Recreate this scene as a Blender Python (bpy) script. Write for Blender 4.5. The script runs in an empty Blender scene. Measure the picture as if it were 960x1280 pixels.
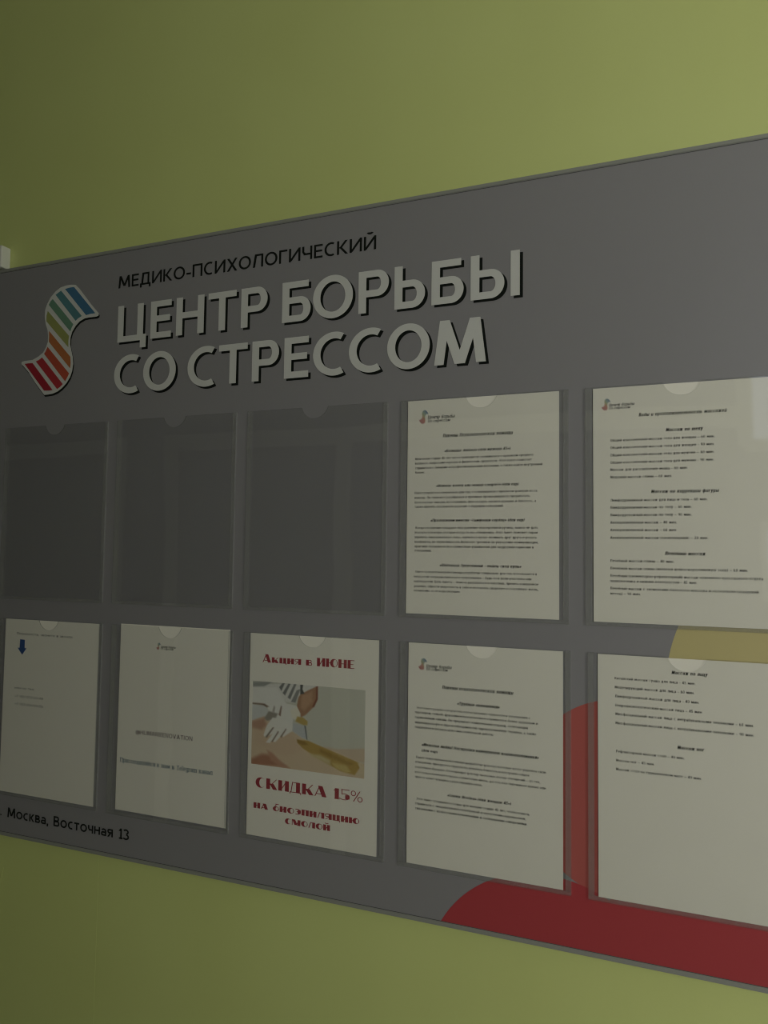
import bpy, bmesh, math, random
from mathutils import Matrix, Vector
random.seed(7)
PI = math.pi
SC = bpy.context.scene
COL = SC.collection

# ------------------------------------------------------------------ camera, world, light, exposure
# World axes: x along the green wall, z up, y = 0 is the face of the notice board; the room is on the -y side.
cam_d = bpy.data.cameras.new('camera')
cam_d.sensor_width = 36.0
cam_d.lens = 26.3614
cam_d.clip_start = 0.02
cam = bpy.data.objects.new('camera', cam_d)
COL.objects.link(cam)
cam.matrix_world = Matrix(((0.926621, 0.009714, 0.375871, 0.360046), (0.375774, -0.058299, -0.924876, -0.983998), (0.012928, 0.998252, -0.057672, 0.119675), (0.000000, 0.000000, 0.000000, 1.000000)))
SC.camera = cam

SC.view_settings.view_transform = 'Standard'
SC.view_settings.look = 'None'
SC.view_settings.exposure = 0.0
SC.view_settings.gamma = 1.0
SC.cycles.filter_width = 1.1
SC.view_settings.use_curve_mapping = False

world = bpy.data.worlds.new('world')
world.use_nodes = True
SC.world = world
wb = world.node_tree.nodes['Background']
wb.inputs[0].default_value = (0.80, 0.88, 1.0, 1)
wb.inputs[1].default_value = 1.05

# daylight entering by the window of the opposite wall, to the right of the board
WIN = (1.42, 2.52, -0.55, 1.0)      # x0, x1, z0, z1 of the window opening
ld = bpy.data.lights.new('window_daylight', 'AREA')
ld.shape = 'RECTANGLE'
ld.size = WIN[1] - WIN[0]
ld.size_y = WIN[3] - WIN[2]
ld.energy = 32.8
ld.color = (1.0, 0.985, 0.90)
lo = bpy.data.objects.new('window_daylight', ld)
COL.objects.link(lo)
lo.location = ((WIN[0] + WIN[1]) / 2, -2.03, (WIN[2] + WIN[3]) / 2)
lo.rotation_euler = (PI / 2, 0, 0)

# ------------------------------------------------------------------ measured print data (metres on the board and on each sheet)
SHEETS = {
 'T4': (-0.0047, 0.3369, [
  ('h', 0.0517, 0.1494, -0.0536, 'Пакеты Психологической помощи'),
  ('h', 0.0541, 0.1463, -0.0744, '«Большие дядьки» (для мужчин 45+)'),
  ('p', 0.0116, 0.1765, -0.0838, 'Мужчинам старше 45 лет часто приходится сталкиваться с кризисом среднего'),
  ('p', 0.0116, 0.1745, -0.0900, 'возраста, вопросами карьеры и физическим здоровьем. Этот пакет помогает'),
  ('p', 0.0117, 0.1883, -0.0966, 'справиться с личными и профессиональными вызовами, а также найти внутренний'),
  ('p', 0.0118, 0.0265, -0.1026, 'баланс.'),
  ('h', 0.0426, 0.1575, -0.1223, '«Измена: конец или новый старт?» (для пар)'),
  ('p', 0.0113, 0.1816, -0.1314, 'Пакет разработан специально для пар, столкнувшихся с кризисом доверия из-за'),
  ('p', 0.0113, 0.1720, -0.1381, 'измены. Он поможет разобраться в причинах произошедшего, проработать'),
  ('p', 0.0114, 0.1801, -0.1447, 'болезненные эмоции, восстановить (или создать заново) доверие и близость, а'),
  ('p', 0.0115, 0.1370, -0.1508, 'также принять осознанное решение о будущем отношений.'),
  ('h', 0.0348, 0.1652, -0.1701, '«Продолжаем вместе -Симфония сердец» (для пар)'),
  ('p', 0.0132, 0.1826, -0.1801, 'Когда отношения попадают под давление повседневной рутины, важно не дать'),
  ('p', 0.0119, 0.1821, -0.1863, 'угаснуть той искре, которая когда-то вас объединила. Этот пакет поможет парам'),
  ('p', 0.0119, 0.1809, -0.1929, 'укрепить эмоциональную связь, научиться лучше понимать друг друга и решать'),
  ('p', 0.0120, 0.1829, -0.1994, 'конфликты, не теряя близости. Включает тренинги по улучшению коммуникации,'),
  ('p', 0.0121, 0.1771, -0.2058, 'практики осознанности и совместные упражнения для поддержки гармонии в'),
  ('p', 0.0122, 0.0368, -0.2115, 'отношениях.'),
  ('h', 0.0486, 0.1611, -0.2315, '«Любовный Треугольник - найти свой путь»'),
  ('p', 0.0139, 0.1814, -0.2407, 'Пакет психологической помощи разработан специально для тех, кто оказался в'),
  ('p', 0.0117, 0.1742, -0.2474, 'непростой ситуации любовного треугольника – будь то в роли участника или'),
  ('p', 0.0118, 0.1834, -0.2539, 'наблюдателя. Цель пакета – помочь разобраться в чувствах, принять взвешенное'),
  ('p', 0.0119, 0.1834, -0.2606, 'решение, обрести уверенность в себе и построить здоровую и счастливую жизнь,'),
  ('p', 0.0119, 0.0780, -0.2666, 'независимо от исхода ситуации.'),
  ('l', 0.0294, 0.0689, -0.0266, 'Центр борьбы'),
  ('l', 0.0295, 0.0621, -0.0316, 'со стрессом'),
  ('G', 0.0156, 0.0314, -0.0133, -0.0337),
 ]),
 'B4': (0, 0, [
  ('h', 0.0490, 0.1463, -0.0599, 'Пакеты психологической помощи'),
  ('h', 0.0702, 0.1283, -0.0795, '«Трудные отношения»'),
  ('p', 0.0128, 0.1686, -0.0894, 'Этот пакет разработан для тех, кто испытывает трудности в отношениях с'),
  ('p', 0.0105, 0.1781, -0.0957, 'партнером, семьей, друзьями или коллегами и стремится к более здоровым и'),
  ('p', 0.0106, 0.1652, -0.1025, 'гармоничным связям. Он предлагает комплексный подход, сочетающий'),
  ('p', 0.0107, 0.1761, -0.1093, 'индивидуальную и (при необходимости) парную/семейную терапию, а также'),
  ('p', 0.0107, 0.1205, -0.1156, 'поддержку и ресурсы для самостоятельной работы.'),
  ('h', 0.0205, 0.1794, -0.1389, '«Мелодия любви! Настройка камертонов взаимопонимания»'),
  ('h', 0.0206, 0.0435, -0.1463, '(для пар)'),
  ('p', 0.0129, 0.1884, -0.1561, 'Пакет психологической помощи разработан для пар, которые хотят укрепить свои'),
  ('p', 0.0113, 0.1672, -0.1624, 'отношения, преодолеть трудности, углубить близость и построить общее'),
  ('p', 0.0113, 0.1813, -0.1692, 'счастливое будущее. Он подходит для пар на разных этапах отношений – от тех,'),
  ('p', 0.0114, 0.1884, -0.1760, 'кто только начинает строить совместную жизнь, до тех, кто переживает кризис или'),
  ('p', 0.0115, 0.1055, -0.1824, 'просто хочет улучшить существующую связь.'),
  ('h', 0.0575, 0.1439, -0.2016, '«Снова Ягодка» (для женщин 45+)'),
  ('p', 0.0135, 0.1675, -0.2115, 'Этот пакет специально создан для женщин старше 45 лет, чтобы помочь'),
  ('p', 0.0119, 0.1629, -0.2179, 'справиться с эмоциональной перегрузкой и внутренним напряжением,'),
  ('p', 0.0120, 0.1647, -0.2244, 'связанными с возрастными изменениями и социальными ожиданиями.'),
  ('l', 0.0258, 0.0623, -0.0326, 'Центр борьбы'),
  ('l', 0.0258, 0.0567, -0.0365, 'со стрессом'),
  ('G', 0.0135, 0.0281, -0.0200, -0.0370),
 ]),
 'T5': (0.2482, 0.3366, [
  ('h', 0.0555, 0.1562, -0.0390, 'Виды и продолжительность массажей'),
  ('h', 0.0871, 0.1295, -0.0596, 'Массаж по телу'),
  ('p', 0.0211, 0.1425, -0.0695, 'Общий классический массаж тела для женщин – 60 мин.'),
  ('p', 0.0211, 0.1420, -0.0788, 'Общий классический массаж тела для женщин - 90 мин.'),
  ('p', 0.0210, 0.1416, -0.0883, 'Общий классический массаж тела для мужчин – 60 мин.'),
  ('p', 0.0210, 0.1413, -0.0977, 'Общий классический массаж тела для мужчин - 90 мин.'),
  ('p', 0.0209, 0.1118, -0.1068, 'Массаж для расслабления мышц - 60 мин.'),
  ('p', 0.0209, 0.0939, -0.1163, 'Медовый массаж спины – 60 мин.'),
  ('h', 0.0694, 0.1465, -0.1357, 'Массаж по коррекции фигуры'),
  ('p', 0.0213, 0.1338, -0.1456, 'Лимфодренажный массаж для лица и тела – 60 мин.'),
  ('p', 0.0207, 0.1158, -0.1547, 'Лимфодренажный массаж по телу – 60 мин.'),
  ('p', 0.0207, 0.1157, -0.1642, 'Лимфодренажный массаж по телу – 90 мин.'),
  ('p', 0.0207, 0.0990, -0.1736, 'Антицеллюлитный массаж – 40 мин.'),
  ('p', 0.0206, 0.0989, -0.1830, 'Антицеллюлитный массаж – 60 мин.'),
  ('p', 0.0206, 0.1340, -0.1926, 'Антицеллюлитный массаж (сегментарный) – 20 мин.'),
  ('h', 0.0848, 0.1309, -0.2122, 'Лечебный массаж'),
  ('p', 0.0205, 0.0952, -0.2216, 'Лечебный массаж спины – 40 мин.'),
  ('p', 0.0204, 0.1764, -0.2310, 'Лечебный массаж спины (включая шейно-воротниковую зону) – 60 мин.'),
  ('p', 0.0204, 0.1924, -0.2404, 'Лечебный (сегментарно-рефлекторный) массаж пояснично-крестцового отдела'),
  ('p', 0.0203, 0.1210, -0.2468, 'позвоночника и нижних конечностей - 45 мин.'),
  ('p', 0.0203, 0.1875, -0.2561, 'Лечебный массаж с элементами баночного массажа и остеопатии (авторский'),
  ('p', 0.0203, 0.0564, -0.2624, 'метод) – 90 мин.'),
  ('l', 0.0196, 0.0505, -0.0240, 'Центр борьбы'),
  ('l', 0.0196, 0.0455, -0.0279, 'со стрессом'),
  ('G', 0.0098, 0.0225, -0.0135, -0.0295),
 ]),
 'B5': (0.253, -0.0004, [
  ('h', 0.0864, 0.1267, -0.0191, 'Массаж по лицу'),
  ('p', 0.0204, 0.1132, -0.0302, 'Китайский массаж гуаша для лица - 45 мин.'),
  ('p', 0.0204, 0.1116, -0.0413, 'Моделирующий массаж для лица - 60 мин.'),
  ('p', 0.0208, 0.1169, -0.0523, 'Лимфодренажный массаж для лица - 40 мин.'),
  ('p', 0.0207, 0.1207, -0.0634, 'Нейрофизиологический массаж лица – 45 мин.'),
  ('p', 0.0211, 0.1752, -0.0740, 'Миофасциальный массаж лица с интрабукальными техниками – 60 мин.'),
  ('p', 0.0211, 0.1754, -0.0851, 'Миофасциальный массаж лица с интрабукальными техниками – 90 мин.'),
  ('h', 0.0922, 0.1221, -0.1078, 'Массаж ног'),
  ('p', 0.0216, 0.1000, -0.1195, 'Рефлекторный массаж стоп – 40 мин.'),
  ('p', 0.0216, 0.0661, -0.1304, 'Массаж ног – 45 мин.'),
  ('p', 0.0215, 0.1186, -0.1412, 'Массаж стоп на турмалиновом мате – 40 мин.'),
 ]),
 'B1': (-0.7554, 0, [
  ('n', 0.0272, 0.1533, -0.0265, 'Пожалуйста, звоните в звонок'),
  ('n', 0.0267, 0.0726, -0.1201, 'или по тел:'),
  ('n', 0.0275, 0.0929, -0.1343, '+7 920 575-20-48'),
  ('n', 0.0282, 0.0936, -0.1474, '+7 921 506-90-56'),
 ]),
 'B2': (-0.5005, 0.0028, [
  ('l', 0.0815, 0.1096, -0.0345, 'Центр борьбы'),
  ('l', 0.0816, 0.1052, -0.0375, 'со стрессом'),
  ('G', 0.0713, 0.0813, -0.0266, -0.0384),
  ('u', 0.0363, 0.1459, -0.1739, '@HUMANRENOVATION'),
  ('s', 0.0071, 0.1842, -0.2211, 'Присоединяйся к нам в Telegram канал'),
 ]),
 'B3': (-0.2542, 0.0002, [
  ('d', 0.0220, 0.1725, -0.0423, 'Акция в ИЮНЕ'),
  ('D', 0.0145, 0.1881, -0.2267, 'СКИДКА 15%'),
  ('d', 0.0119, 0.1835, -0.2570, 'на биоэпиляцию'),
  ('d', 0.0655, 0.1383, -0.2727, 'смолой'),
 ]),
}
LOGO_OUTLINE = [(-0.7443, 0.4573), (-0.7371, 0.4585), (-0.7181, 0.4587), (-0.7042, 0.4638), (-0.6939, 0.4700), (-0.6874, 0.4793), (-0.6839, 0.4879), (-0.6840, 0.4987), (-0.6859, 0.5097), (-0.6907, 0.5209), (-0.6937, 0.5339), (-0.6932, 0.5465), (-0.6890, 0.5568), (-0.6814, 0.5676), (-0.6703, 0.5771), (-0.6590, 0.5829), (-0.6453, 0.5848), (-0.6340, 0.5846), (-0.6248, 0.5831), (-0.6154, 0.5748), (-0.6013, 0.5590), (-0.5873, 0.5433), (-0.5746, 0.5305), (-0.5707, 0.5265), (-0.5714, 0.5226), (-0.5764, 0.5214), (-0.5907, 0.5218), (-0.6018, 0.5212), (-0.6127, 0.5171), (-0.6214, 0.5101), (-0.6288, 0.5003), (-0.6321, 0.4900), (-0.6322, 0.4777), (-0.6282, 0.4649), (-0.6250, 0.4541), (-0.6238, 0.4435), (-0.6255, 0.4313), (-0.6295, 0.4211), (-0.6369, 0.4112), (-0.6467, 0.4031), (-0.6567, 0.3976), (-0.6680, 0.3944), (-0.6795, 0.3936), (-0.6876, 0.3936), (-0.6913, 0.3974), (-0.7087, 0.4157), (-0.7264, 0.4368), (-0.7402, 0.4497), (-0.7445, 0.4537)]
LOGO_STRIPES = [
[(-0.6485, 0.5786), (-0.6383, 0.5798), (-0.6281, 0.5796), (-0.5784, 0.5277), (-0.5888, 0.5277), (-0.5987, 0.5265)],
[(-0.6699, 0.5708), (-0.6576, 0.5768), (-0.6082, 0.5260), (-0.6164, 0.5228), (-0.6218, 0.5190)],
[(-0.6849, 0.5545), (-0.6810, 0.5604), (-0.6761, 0.5640), (-0.6265, 0.5133), (-0.6303, 0.5075), (-0.6327, 0.5010)],
[(-0.6890, 0.5253), (-0.6891, 0.5352), (-0.6867, 0.5439), (-0.6353, 0.4938), (-0.6364, 0.4851), (-0.6359, 0.4736)],
[(-0.6813, 0.4877), (-0.6813, 0.4966), (-0.6818, 0.5074), (-0.6305, 0.4564), (-0.6291, 0.4457), (-0.6302, 0.4361)],
[(-0.6914, 0.4671), (-0.6881, 0.4713), (-0.6839, 0.4790), (-0.6321, 0.4275), (-0.6352, 0.4216), (-0.6404, 0.4141)],
[(-0.7101, 0.4553), (-0.7026, 0.4574), (-0.6958, 0.4612), (-0.6454, 0.4097), (-0.6514, 0.4052), (-0.6581, 0.4018)],
[(-0.7368, 0.4531), (-0.7273, 0.4532), (-0.7177, 0.4529), (-0.6683, 0.4008), (-0.6775, 0.4004), (-0.6880, 0.4011)]]
ARROW = [(0.0353, -0.0345), (0.0463, -0.0348), (0.0463, -0.0488), (0.0505, -0.0494), (0.0413, -0.0608), (0.0300, -0.0492), (0.0346, -0.0492)]
PHOTO = (0.0060, 0.1902, -0.1934, -0.0708)
PHOTO_SHAPES = [
 ((198, 197, 180), 0.004, [(-0.003, -0.021), (1.007, -0.132), (1.019, 1.005), (-0.006, 1.193)]),
 ((205, 180, 150), 0.012, [(0.653, 0.693), (0.776, 0.703), (1.015, 0.657), (1.017, 0.817), (0.865, 0.828), (0.721, 0.779)]),
 ((214, 186, 150), 0.006, [(-0.019, 0.466), (0.102, 0.418), (0.247, 0.505), (0.377, 0.563), (0.459, 0.626), (0.619, 0.691), (0.776, 0.740), (0.952, 0.828), (1.017, 0.832), (1.019, 1.005), (0.556, 1.008), (-0.009, 1.024)]),
 ((190, 140, 112), 0.03, [(-0.012, 0.496), (0.114, 0.432), (0.139, 0.521), (0.092, 0.590), (0.007, 0.571)]),
 ((180, 118, 88), 0.03, [(-0.004, 0.945), (0.097, 0.867), (0.193, 0.866), (0.325, 0.981), (-0.003, 1.023)]),
 ((196, 140, 108), 0.02, [(0.144, 0.813), (0.193, 0.836), (0.265, 0.931), (0.360, 0.993), (0.278, 0.997), (0.182, 0.929)]),
 ((212, 180, 146), 0.03, [(0.032, 0.598), (0.354, 0.597), (0.506, 0.739), (0.323, 0.860), (0.035, 0.753)]),
 ((178, 128, 92), 0.006, [(0.428, 0.099), (0.587, 0.002), (0.590, 0.155), (0.557, 0.250), (0.489, 0.350), (0.449, 0.382), (0.407, 0.269)]),
 ((196, 148, 110), 0.02, [(0.452, 0.127), (0.543, 0.070), (0.544, 0.191), (0.477, 0.306), (0.442, 0.265)]),
 ((150, 82, 62), 0.008, [(0.576, 0.006), (0.593, 0.001), (0.593, 0.155), (0.562, 0.249), (0.545, 0.251), (0.578, 0.142)]),
 ((214, 212, 204), 0.005, [(-0.020, 0.067), (0.191, 0.019), (0.262, 0.011), (0.461, -0.011), (0.587, -0.003), (0.440, 0.113), (0.383, 0.227), (0.313, 0.220), (0.253, 0.167), (0.193, 0.158), (0.002, 0.276), (-0.016, 0.278)]),
 ((150, 152, 148), 0.01, [(-0.003, 0.018), (0.191, -0.008), (0.108, 0.057), (0.004, 0.072)]),
 ((120, 122, 120), 0.004, [(0.245, 0.052), (0.280, -0.006), (0.298, -0.005), (0.266, 0.096)]),
 ((120, 122, 120), 0.004, [(0.278, 0.117), (0.333, -0.009), (0.352, -0.008), (0.300, 0.145)]),
 ((130, 132, 130), 0.004, [(0.324, 0.165), (0.382, -0.005), (0.403, -0.005), (0.348, 0.185)]),
 ((140, 142, 138), 0.004, [(0.354, 0.215), (0.404, 0.072), (0.439, 0.052), (0.395, 0.218)]),
 ((90, 92, 90), 0.004, [(0.436, -0.005), (0.463, -0.008), (0.456, 0.050), (0.474, 0.101), (0.437, 0.116)]),
 ((222, 220, 212), 0.006, [(-0.020, 0.083), (0.228, 0.062), (0.265, 0.150), (0.313, 0.236), (0.407, 0.254), (0.443, 0.341), (0.375, 0.426), (0.376, 0.517), (0.317, 0.495), (0.233, 0.431), (0.161, 0.394), (0.136, 0.289), (-0.017, 0.262)]),
 ((200, 202, 200), 0.008, [(-0.016, 0.286), (0.111, 0.285), (0.148, 0.334), (0.137, 0.398), (-0.013, 0.488)]),
 ((140, 112, 92), 0.008, [(-0.017, 0.267), (0.111, 0.265), (0.154, 0.295), (0.136, 0.305), (0.099, 0.285), (-0.016, 0.281)]),
 ((150, 142, 130), 0.01, [(0.155, 0.349), (0.238, 0.368), (0.216, 0.433), (0.139, 0.467), (0.114, 0.439)]),
 ((225, 222, 212), 0.006, [(0.192, 0.421), (0.269, 0.426), (0.376, 0.487), (0.371, 0.556), (0.296, 0.633), (0.270, 0.628), (0.307, 0.573), (0.220, 0.709), (0.190, 0.703), (0.248, 0.597), (0.169, 0.727), (0.133, 0.725), (0.189, 0.621), (0.124, 0.665), (0.110, 0.641), (0.139, 0.521)]),
 ((140, 122, 106), 0.005, [(0.126, 0.662), (0.194, 0.536), (0.206, 0.539), (0.142, 0.669)]),
 ((140, 122, 106), 0.005, [(0.184, 0.707), (0.242, 0.575), (0.251, 0.581), (0.196, 0.712)]),
 ((140, 122, 106), 0.005, [(0.263, 0.638), (0.313, 0.534), (0.320, 0.541), (0.275, 0.647)]),
 ((150, 122, 104), 0.006, [(0.245, 0.383), (0.264, 0.273), (0.274, 0.275), (0.264, 0.396)]),
 ((180, 172, 160), 0.006, [(0.185, 0.353), (0.201, 0.273), (0.213, 0.295), (0.206, 0.365)]),
 ((228, 222, 200), 0.01, [(0.349, 0.308), (0.407, 0.269), (0.443, 0.356), (0.415, 0.436), (0.368, 0.397)]),
 ((186, 190, 192), 0.006, [(0.375, 0.464), (0.480, 0.472), (0.504, 0.559), (0.507, 0.637), (0.435, 0.599), (0.376, 0.548)]),
 ((120, 124, 122), 0.004, [(0.477, 0.472), (0.493, 0.477), (0.509, 0.633), (0.500, 0.635)]),
 ((196, 164, 78), 0.008, [(0.415, 0.378), (0.467, 0.383), (0.508, 0.423), (0.505, 0.468), (0.468, 0.471), (0.398, 0.438)]),
 ((190, 152, 66), 0.008, [(0.415, 0.648), (0.516, 0.647), (0.619, 0.691), (0.777, 0.755), (0.952, 0.828), (0.974, 0.854), (0.953, 0.901), (0.921, 0.972), (0.801, 0.950), (0.712, 0.899), (0.576, 0.818), (0.472, 0.745), (0.419, 0.685)]),
 ((206, 186, 128), 0.02, [(0.530, 0.795), (0.621, 0.795), (0.711, 0.840), (0.712, 0.899), (0.622, 0.855), (0.553, 0.822)]),
 ((208, 180, 96), 0.015, [(0.723, 0.867), (0.844, 0.876), (0.889, 0.942), (0.845, 0.957), (0.757, 0.921)]),
 ((168, 128, 52), 0.01, [(0.419, 0.650), (0.482, 0.660), (0.517, 0.692), (0.471, 0.707), (0.425, 0.684)]),
 ((172, 132, 52), 0.015, [(0.620, 0.721), (0.777, 0.784), (0.909, 0.850), (0.866, 0.872), (0.733, 0.821), (0.620, 0.766)]),
 ((212, 190, 150), 0.008, [(0.942, 0.830), (1.017, 0.846), (1.019, 0.991), (0.932, 0.977), (0.964, 0.892)]),
]

# ------------------------------------------------------------------ materials
def lin(c):
    return tuple(((v / 255) / 12.92 if v / 255 <= 0.04045 else ((v / 255 + 0.055) / 1.055) ** 2.4) for v in c)

def mat(name, col, rough=0.6, spec=0.5, noise=0.0, nscale=40.0, bump=0.0, bscale=60.0, detail=3.0):
    m = bpy.data.materials.new(name); m.use_nodes = True
    nt = m.node_tree; b = nt.nodes['Principled BSDF']
    b.inputs['Roughness'].default_value = rough
    b.inputs['Specular IOR Level'].default_value = spec
    tc = nt.nodes.new('ShaderNodeTexCoord')
    if noise > 0:
        n = nt.nodes.new('ShaderNodeTexNoise'); n.inputs['Scale'].default_value = nscale; n.inputs['Detail'].default_value = detail
        nt.links.new(tc.outputs['Object'], n.inputs['Vector'])
        r = nt.nodes.new('ShaderNodeMix'); r.data_type = 'RGBA'
        r.inputs[6].default_value = (*[max(0, c * (1 - noise)) for c in col], 1)
        r.inputs[7].default_value = (*[min(1, c * (1 + noise)) for c in col], 1)
        nt.links.new(n.outputs['Fac'], r.inputs[0]); nt.links.new(r.outputs[2], b.inputs['Base Color'])
    else:
        b.inputs['Base Color'].default_value = (*col, 1)
    if bump > 0:
        n = nt.nodes.new('ShaderNodeTexNoise'); n.inputs['Scale'].default_value = bscale; n.inputs['Detail'].default_value = detail
        nt.links.new(tc.outputs['Object'], n.inputs['Vector'])
        bp = nt.nodes.new('ShaderNodeBump'); bp.inputs['Strength'].default_value = bump; bp.inputs['Distance'].default_value = 0.01
        nt.links.new(n.outputs['Fac'], bp.inputs['Height']); nt.links.new(bp.outputs['Normal'], b.inputs['Normal'])
    return m

def clear(name, tint, rough, bump=0.0, frost=0.0, bscale=5.0, refl=1.0):
    """Thin clear acrylic: straight-through transmission with Fresnel reflection, optionally a little frosted."""
    m = bpy.data.materials.new(name); m.use_nodes = True
    nt = m.node_tree; N = nt.nodes; N.clear(); L = nt.links.new
    out = N.new('ShaderNodeOutputMaterial'); mx = N.new('ShaderNodeMixShader')
    tr = N.new('ShaderNodeBsdfTransparent'); tr.inputs[0].default_value = (*tint, 1)
    gl = N.new('ShaderNodeBsdfGlossy'); gl.inputs['Roughness'].default_value = rough
    lw = N.new('ShaderNodeLayerWeight'); lw.inputs[0].default_value = .5      # Schlick reflectance of acrylic, the same from either side
    pw = N.new('ShaderNodeMath'); pw.operation = 'POWER'; pw.inputs[1].default_value = 5; L(lw.outputs['Facing'], pw.inputs[0])
    fr = N.new('ShaderNodeMath'); fr.operation = 'MULTIPLY_ADD'; fr.inputs[1].default_value = .96 * refl; fr.inputs[2].default_value = .04 * refl; L(pw.outputs[0], fr.inputs[0])
    src = tr
    if frost > 0:
        df = N.new('ShaderNodeBsdfDiffuse'); df.inputs[0].default_value = (0.62, 0.63, 0.62, 1)
        m2 = N.new('ShaderNodeMixShader'); m2.inputs[0].default_value = frost
        L(tr.outputs[0], m2.inputs[1]); L(df.outputs[0], m2.inputs[2]); src = m2
    L(fr.outputs[0], mx.inputs[0]); L(src.outputs[0], mx.inputs[1]); L(gl.outputs[0], mx.inputs[2]); L(mx.outputs[0], out.inputs[0])
    if bump > 0:
        tc = N.new('ShaderNodeTexCoord'); n = N.new('ShaderNodeTexNoise'); n.inputs['Scale'].default_value = bscale; n.inputs['Detail'].default_value = 0.5
        L(tc.outputs['Object'], n.inputs['Vector'])
        b = N.new('ShaderNodeBump'); b.inputs['Strength'].default_value = bump; b.inputs['Distance'].default_value = 0.01
        L(n.outputs['Fac'], b.inputs['Height']); L(b.outputs['Normal'], gl.inputs['Normal'])
    return m

def wall_material():
    """Green emulsion over papered plaster: faint vertical roller streaks, small dents, fine grain."""
    m = mat('green_wall_paint', (0.55, 0.66, 0.215), 0.42, 0.35)
    nt = m.node_tree; N = nt.nodes; L = nt.links.new; b = N['Principled BSDF']
    tc = N.new('ShaderNodeTexCoord')
    mp = N.new('ShaderNodeMapping'); mp.inputs['Scale'].default_value = (9, 9, 1.3); L(tc.outputs['Object'], mp.inputs[0])
    n1 = N.new('ShaderNodeTexNoise'); n1.inputs['Scale'].default_value = 1.0; n1.inputs['Detail'].default_value = 2; L(mp.outputs[0], n1.inputs['Vector'])
    n2 = N.new('ShaderNodeTexNoise'); n2.inputs['Scale'].default_value = 260; n2.inputs['Detail'].default_value = 2; L(tc.outputs['Object'], n2.inputs['Vector'])
    n3 = N.new('ShaderNodeTexNoise'); n3.inputs['Scale'].default_value = 4; n3.inputs['Detail'].default_value = 1; L(tc.outputs['Object'], n3.inputs['Vector'])
    a = N.new('ShaderNodeMath'); a.operation = 'MULTIPLY_ADD'; a.inputs[1].default_value = 0.03; L(n2.outputs[0], a.inputs[0]); L(n1.outputs[0], a.inputs[2])
    bp = N.new('ShaderNodeBump'); bp.inputs['Strength'].default_value = 0.28; bp.inputs['Distance'].default_value = 0.006
    L(a.outputs[0], bp.inputs['Height']); L(bp.outputs[0], b.inputs['Normal'])
    mx = N.new('ShaderNodeMix'); mx.data_type = 'RGBA'
    mx.inputs[6].default_value = (0.57, 0.62, 0.225, 1); mx.inputs[7].default_value = (0.63, 0.69, 0.275, 1)
    L(n3.outputs[0], mx.inputs[0]); L(mx.outputs[2], b.inputs['Base Color'])
    return m

M = {
 'wall': wall_material(),
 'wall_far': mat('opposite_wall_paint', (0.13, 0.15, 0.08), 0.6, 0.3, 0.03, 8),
 'white_paint': mat('white_gloss_paint', (0.86, 0.85, 0.82), 0.35, 0.5, 0.02, 30),
 'ceiling': mat('ceiling_paint', (0.66, 0.65, 0.60), 0.8, 0.3, 0.02, 12, 0.1, 90),
 'floor': mat('floor_linoleum', (0.50, 0.49, 0.46), 0.45, 0.4, 0.15, 14),
 'board': mat('grey_printed_board', (0.250, 0.242, 0.256), 0.38, 0.55, 0.02, 900),
 'rail': mat('grey_plastic_rail', (0.27, 0.275, 0.25), 0.45, 0.5, 0.02, 60),
 'groove': mat('dark_rail_groove', (0.11, 0.11, 0.11), 0.6, 0.3, 0.02, 60),
 'red': mat('print_red', (0.40, 0.052, 0.062), 0.33, 0.5, 0.02, 900),
 'orange': mat('print_orange_red', (0.43, 0.105, 0.095), 0.33, 0.5, 0.02, 900),
 'olive': mat('print_olive', (0.52, 0.45, 0.215), 0.33, 0.5, 0.02, 900),
 'letter_white': mat('print_white', (0.60, 0.60, 0.58), 0.4, 0.4, 0.01, 900),
 'letter_black': mat('print_black', (0.005, 0.007, 0.006), 0.4, 0.3, 0.01, 900),
 'ink': mat('laser_black', (0.012, 0.012, 0.013), 0.6, 0.3, 0.01, 900),
 'ink_soft': mat('laser_grey_black', (0.022, 0.022, 0.022), 0.6, 0.3, 0.01, 900),
 'ink_blue': mat('serif_blue_ink', (0.075, 0.14, 0.19), 0.6, 0.3, 0.01, 900),
 'ink_plum': mat('plum_ink', (0.13, 0.085, 0.095), 0.6, 0.3, 0.01, 900),
 'ink_crimson': mat('crimson_ink', (0.33, 0.045, 0.06), 0.6, 0.3, 0.01, 900),
 'arrow': mat('arrow_blue', (0.045, 0.10, 0.28), 0.6, 0.3, 0.01, 900),
 'paper': mat('office_paper', (0.83, 0.80, 0.72), 0.75, 0.3, 0.015, 30),
 'sheet': clear('clear_acrylic', (0.979, 0.981, 0.980), 0.035, 0.06, 0.0, 7.0),
 'strip': clear('milky_acrylic_strip', (0.998, 0.998, 0.998), 0.10, 0.0, 0.13, refl=0.0),      # bonded to board and sheet: no reflecting gap
 'edge': clear('acrylic_cut_edge', (0.74, 0.75, 0.74), 0.2, 0.0, 0.2),
 'box': mat('white_plastic', (0.72, 0.72, 0.68), 0.4, 0.5, 0.02, 60),
 'cabinet_blue': mat('blue_grey_laminate', (0.05, 0.12, 0.22), 0.4, 0.5, 0.03, 20),
 'chair_red': mat('red_upholstery', (0.35, 0.05, 0.04), 0.8, 0.3, 0.05, 90),
 'dark': mat('dark_metal', (0.05, 0.05, 0.05), 0.4, 0.5, 0.05, 90),
}

# ------------------------------------------------------------------ mesh helpers
def link(name, verts, faces, m, parent=None, mats=None, fm=None):
    me = bpy.data.meshes.new(name); me.from_pydata(verts, [], faces)
    for x in (mats or [m]): me.materials.append(x)
    if fm:
        for p, k in zip(me.polygons, fm): p.material_index = k
    me.update()
    o = bpy.data.objects.new(name, me); COL.objects.link(o)
    if parent: o.parent = parent
    return o

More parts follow.
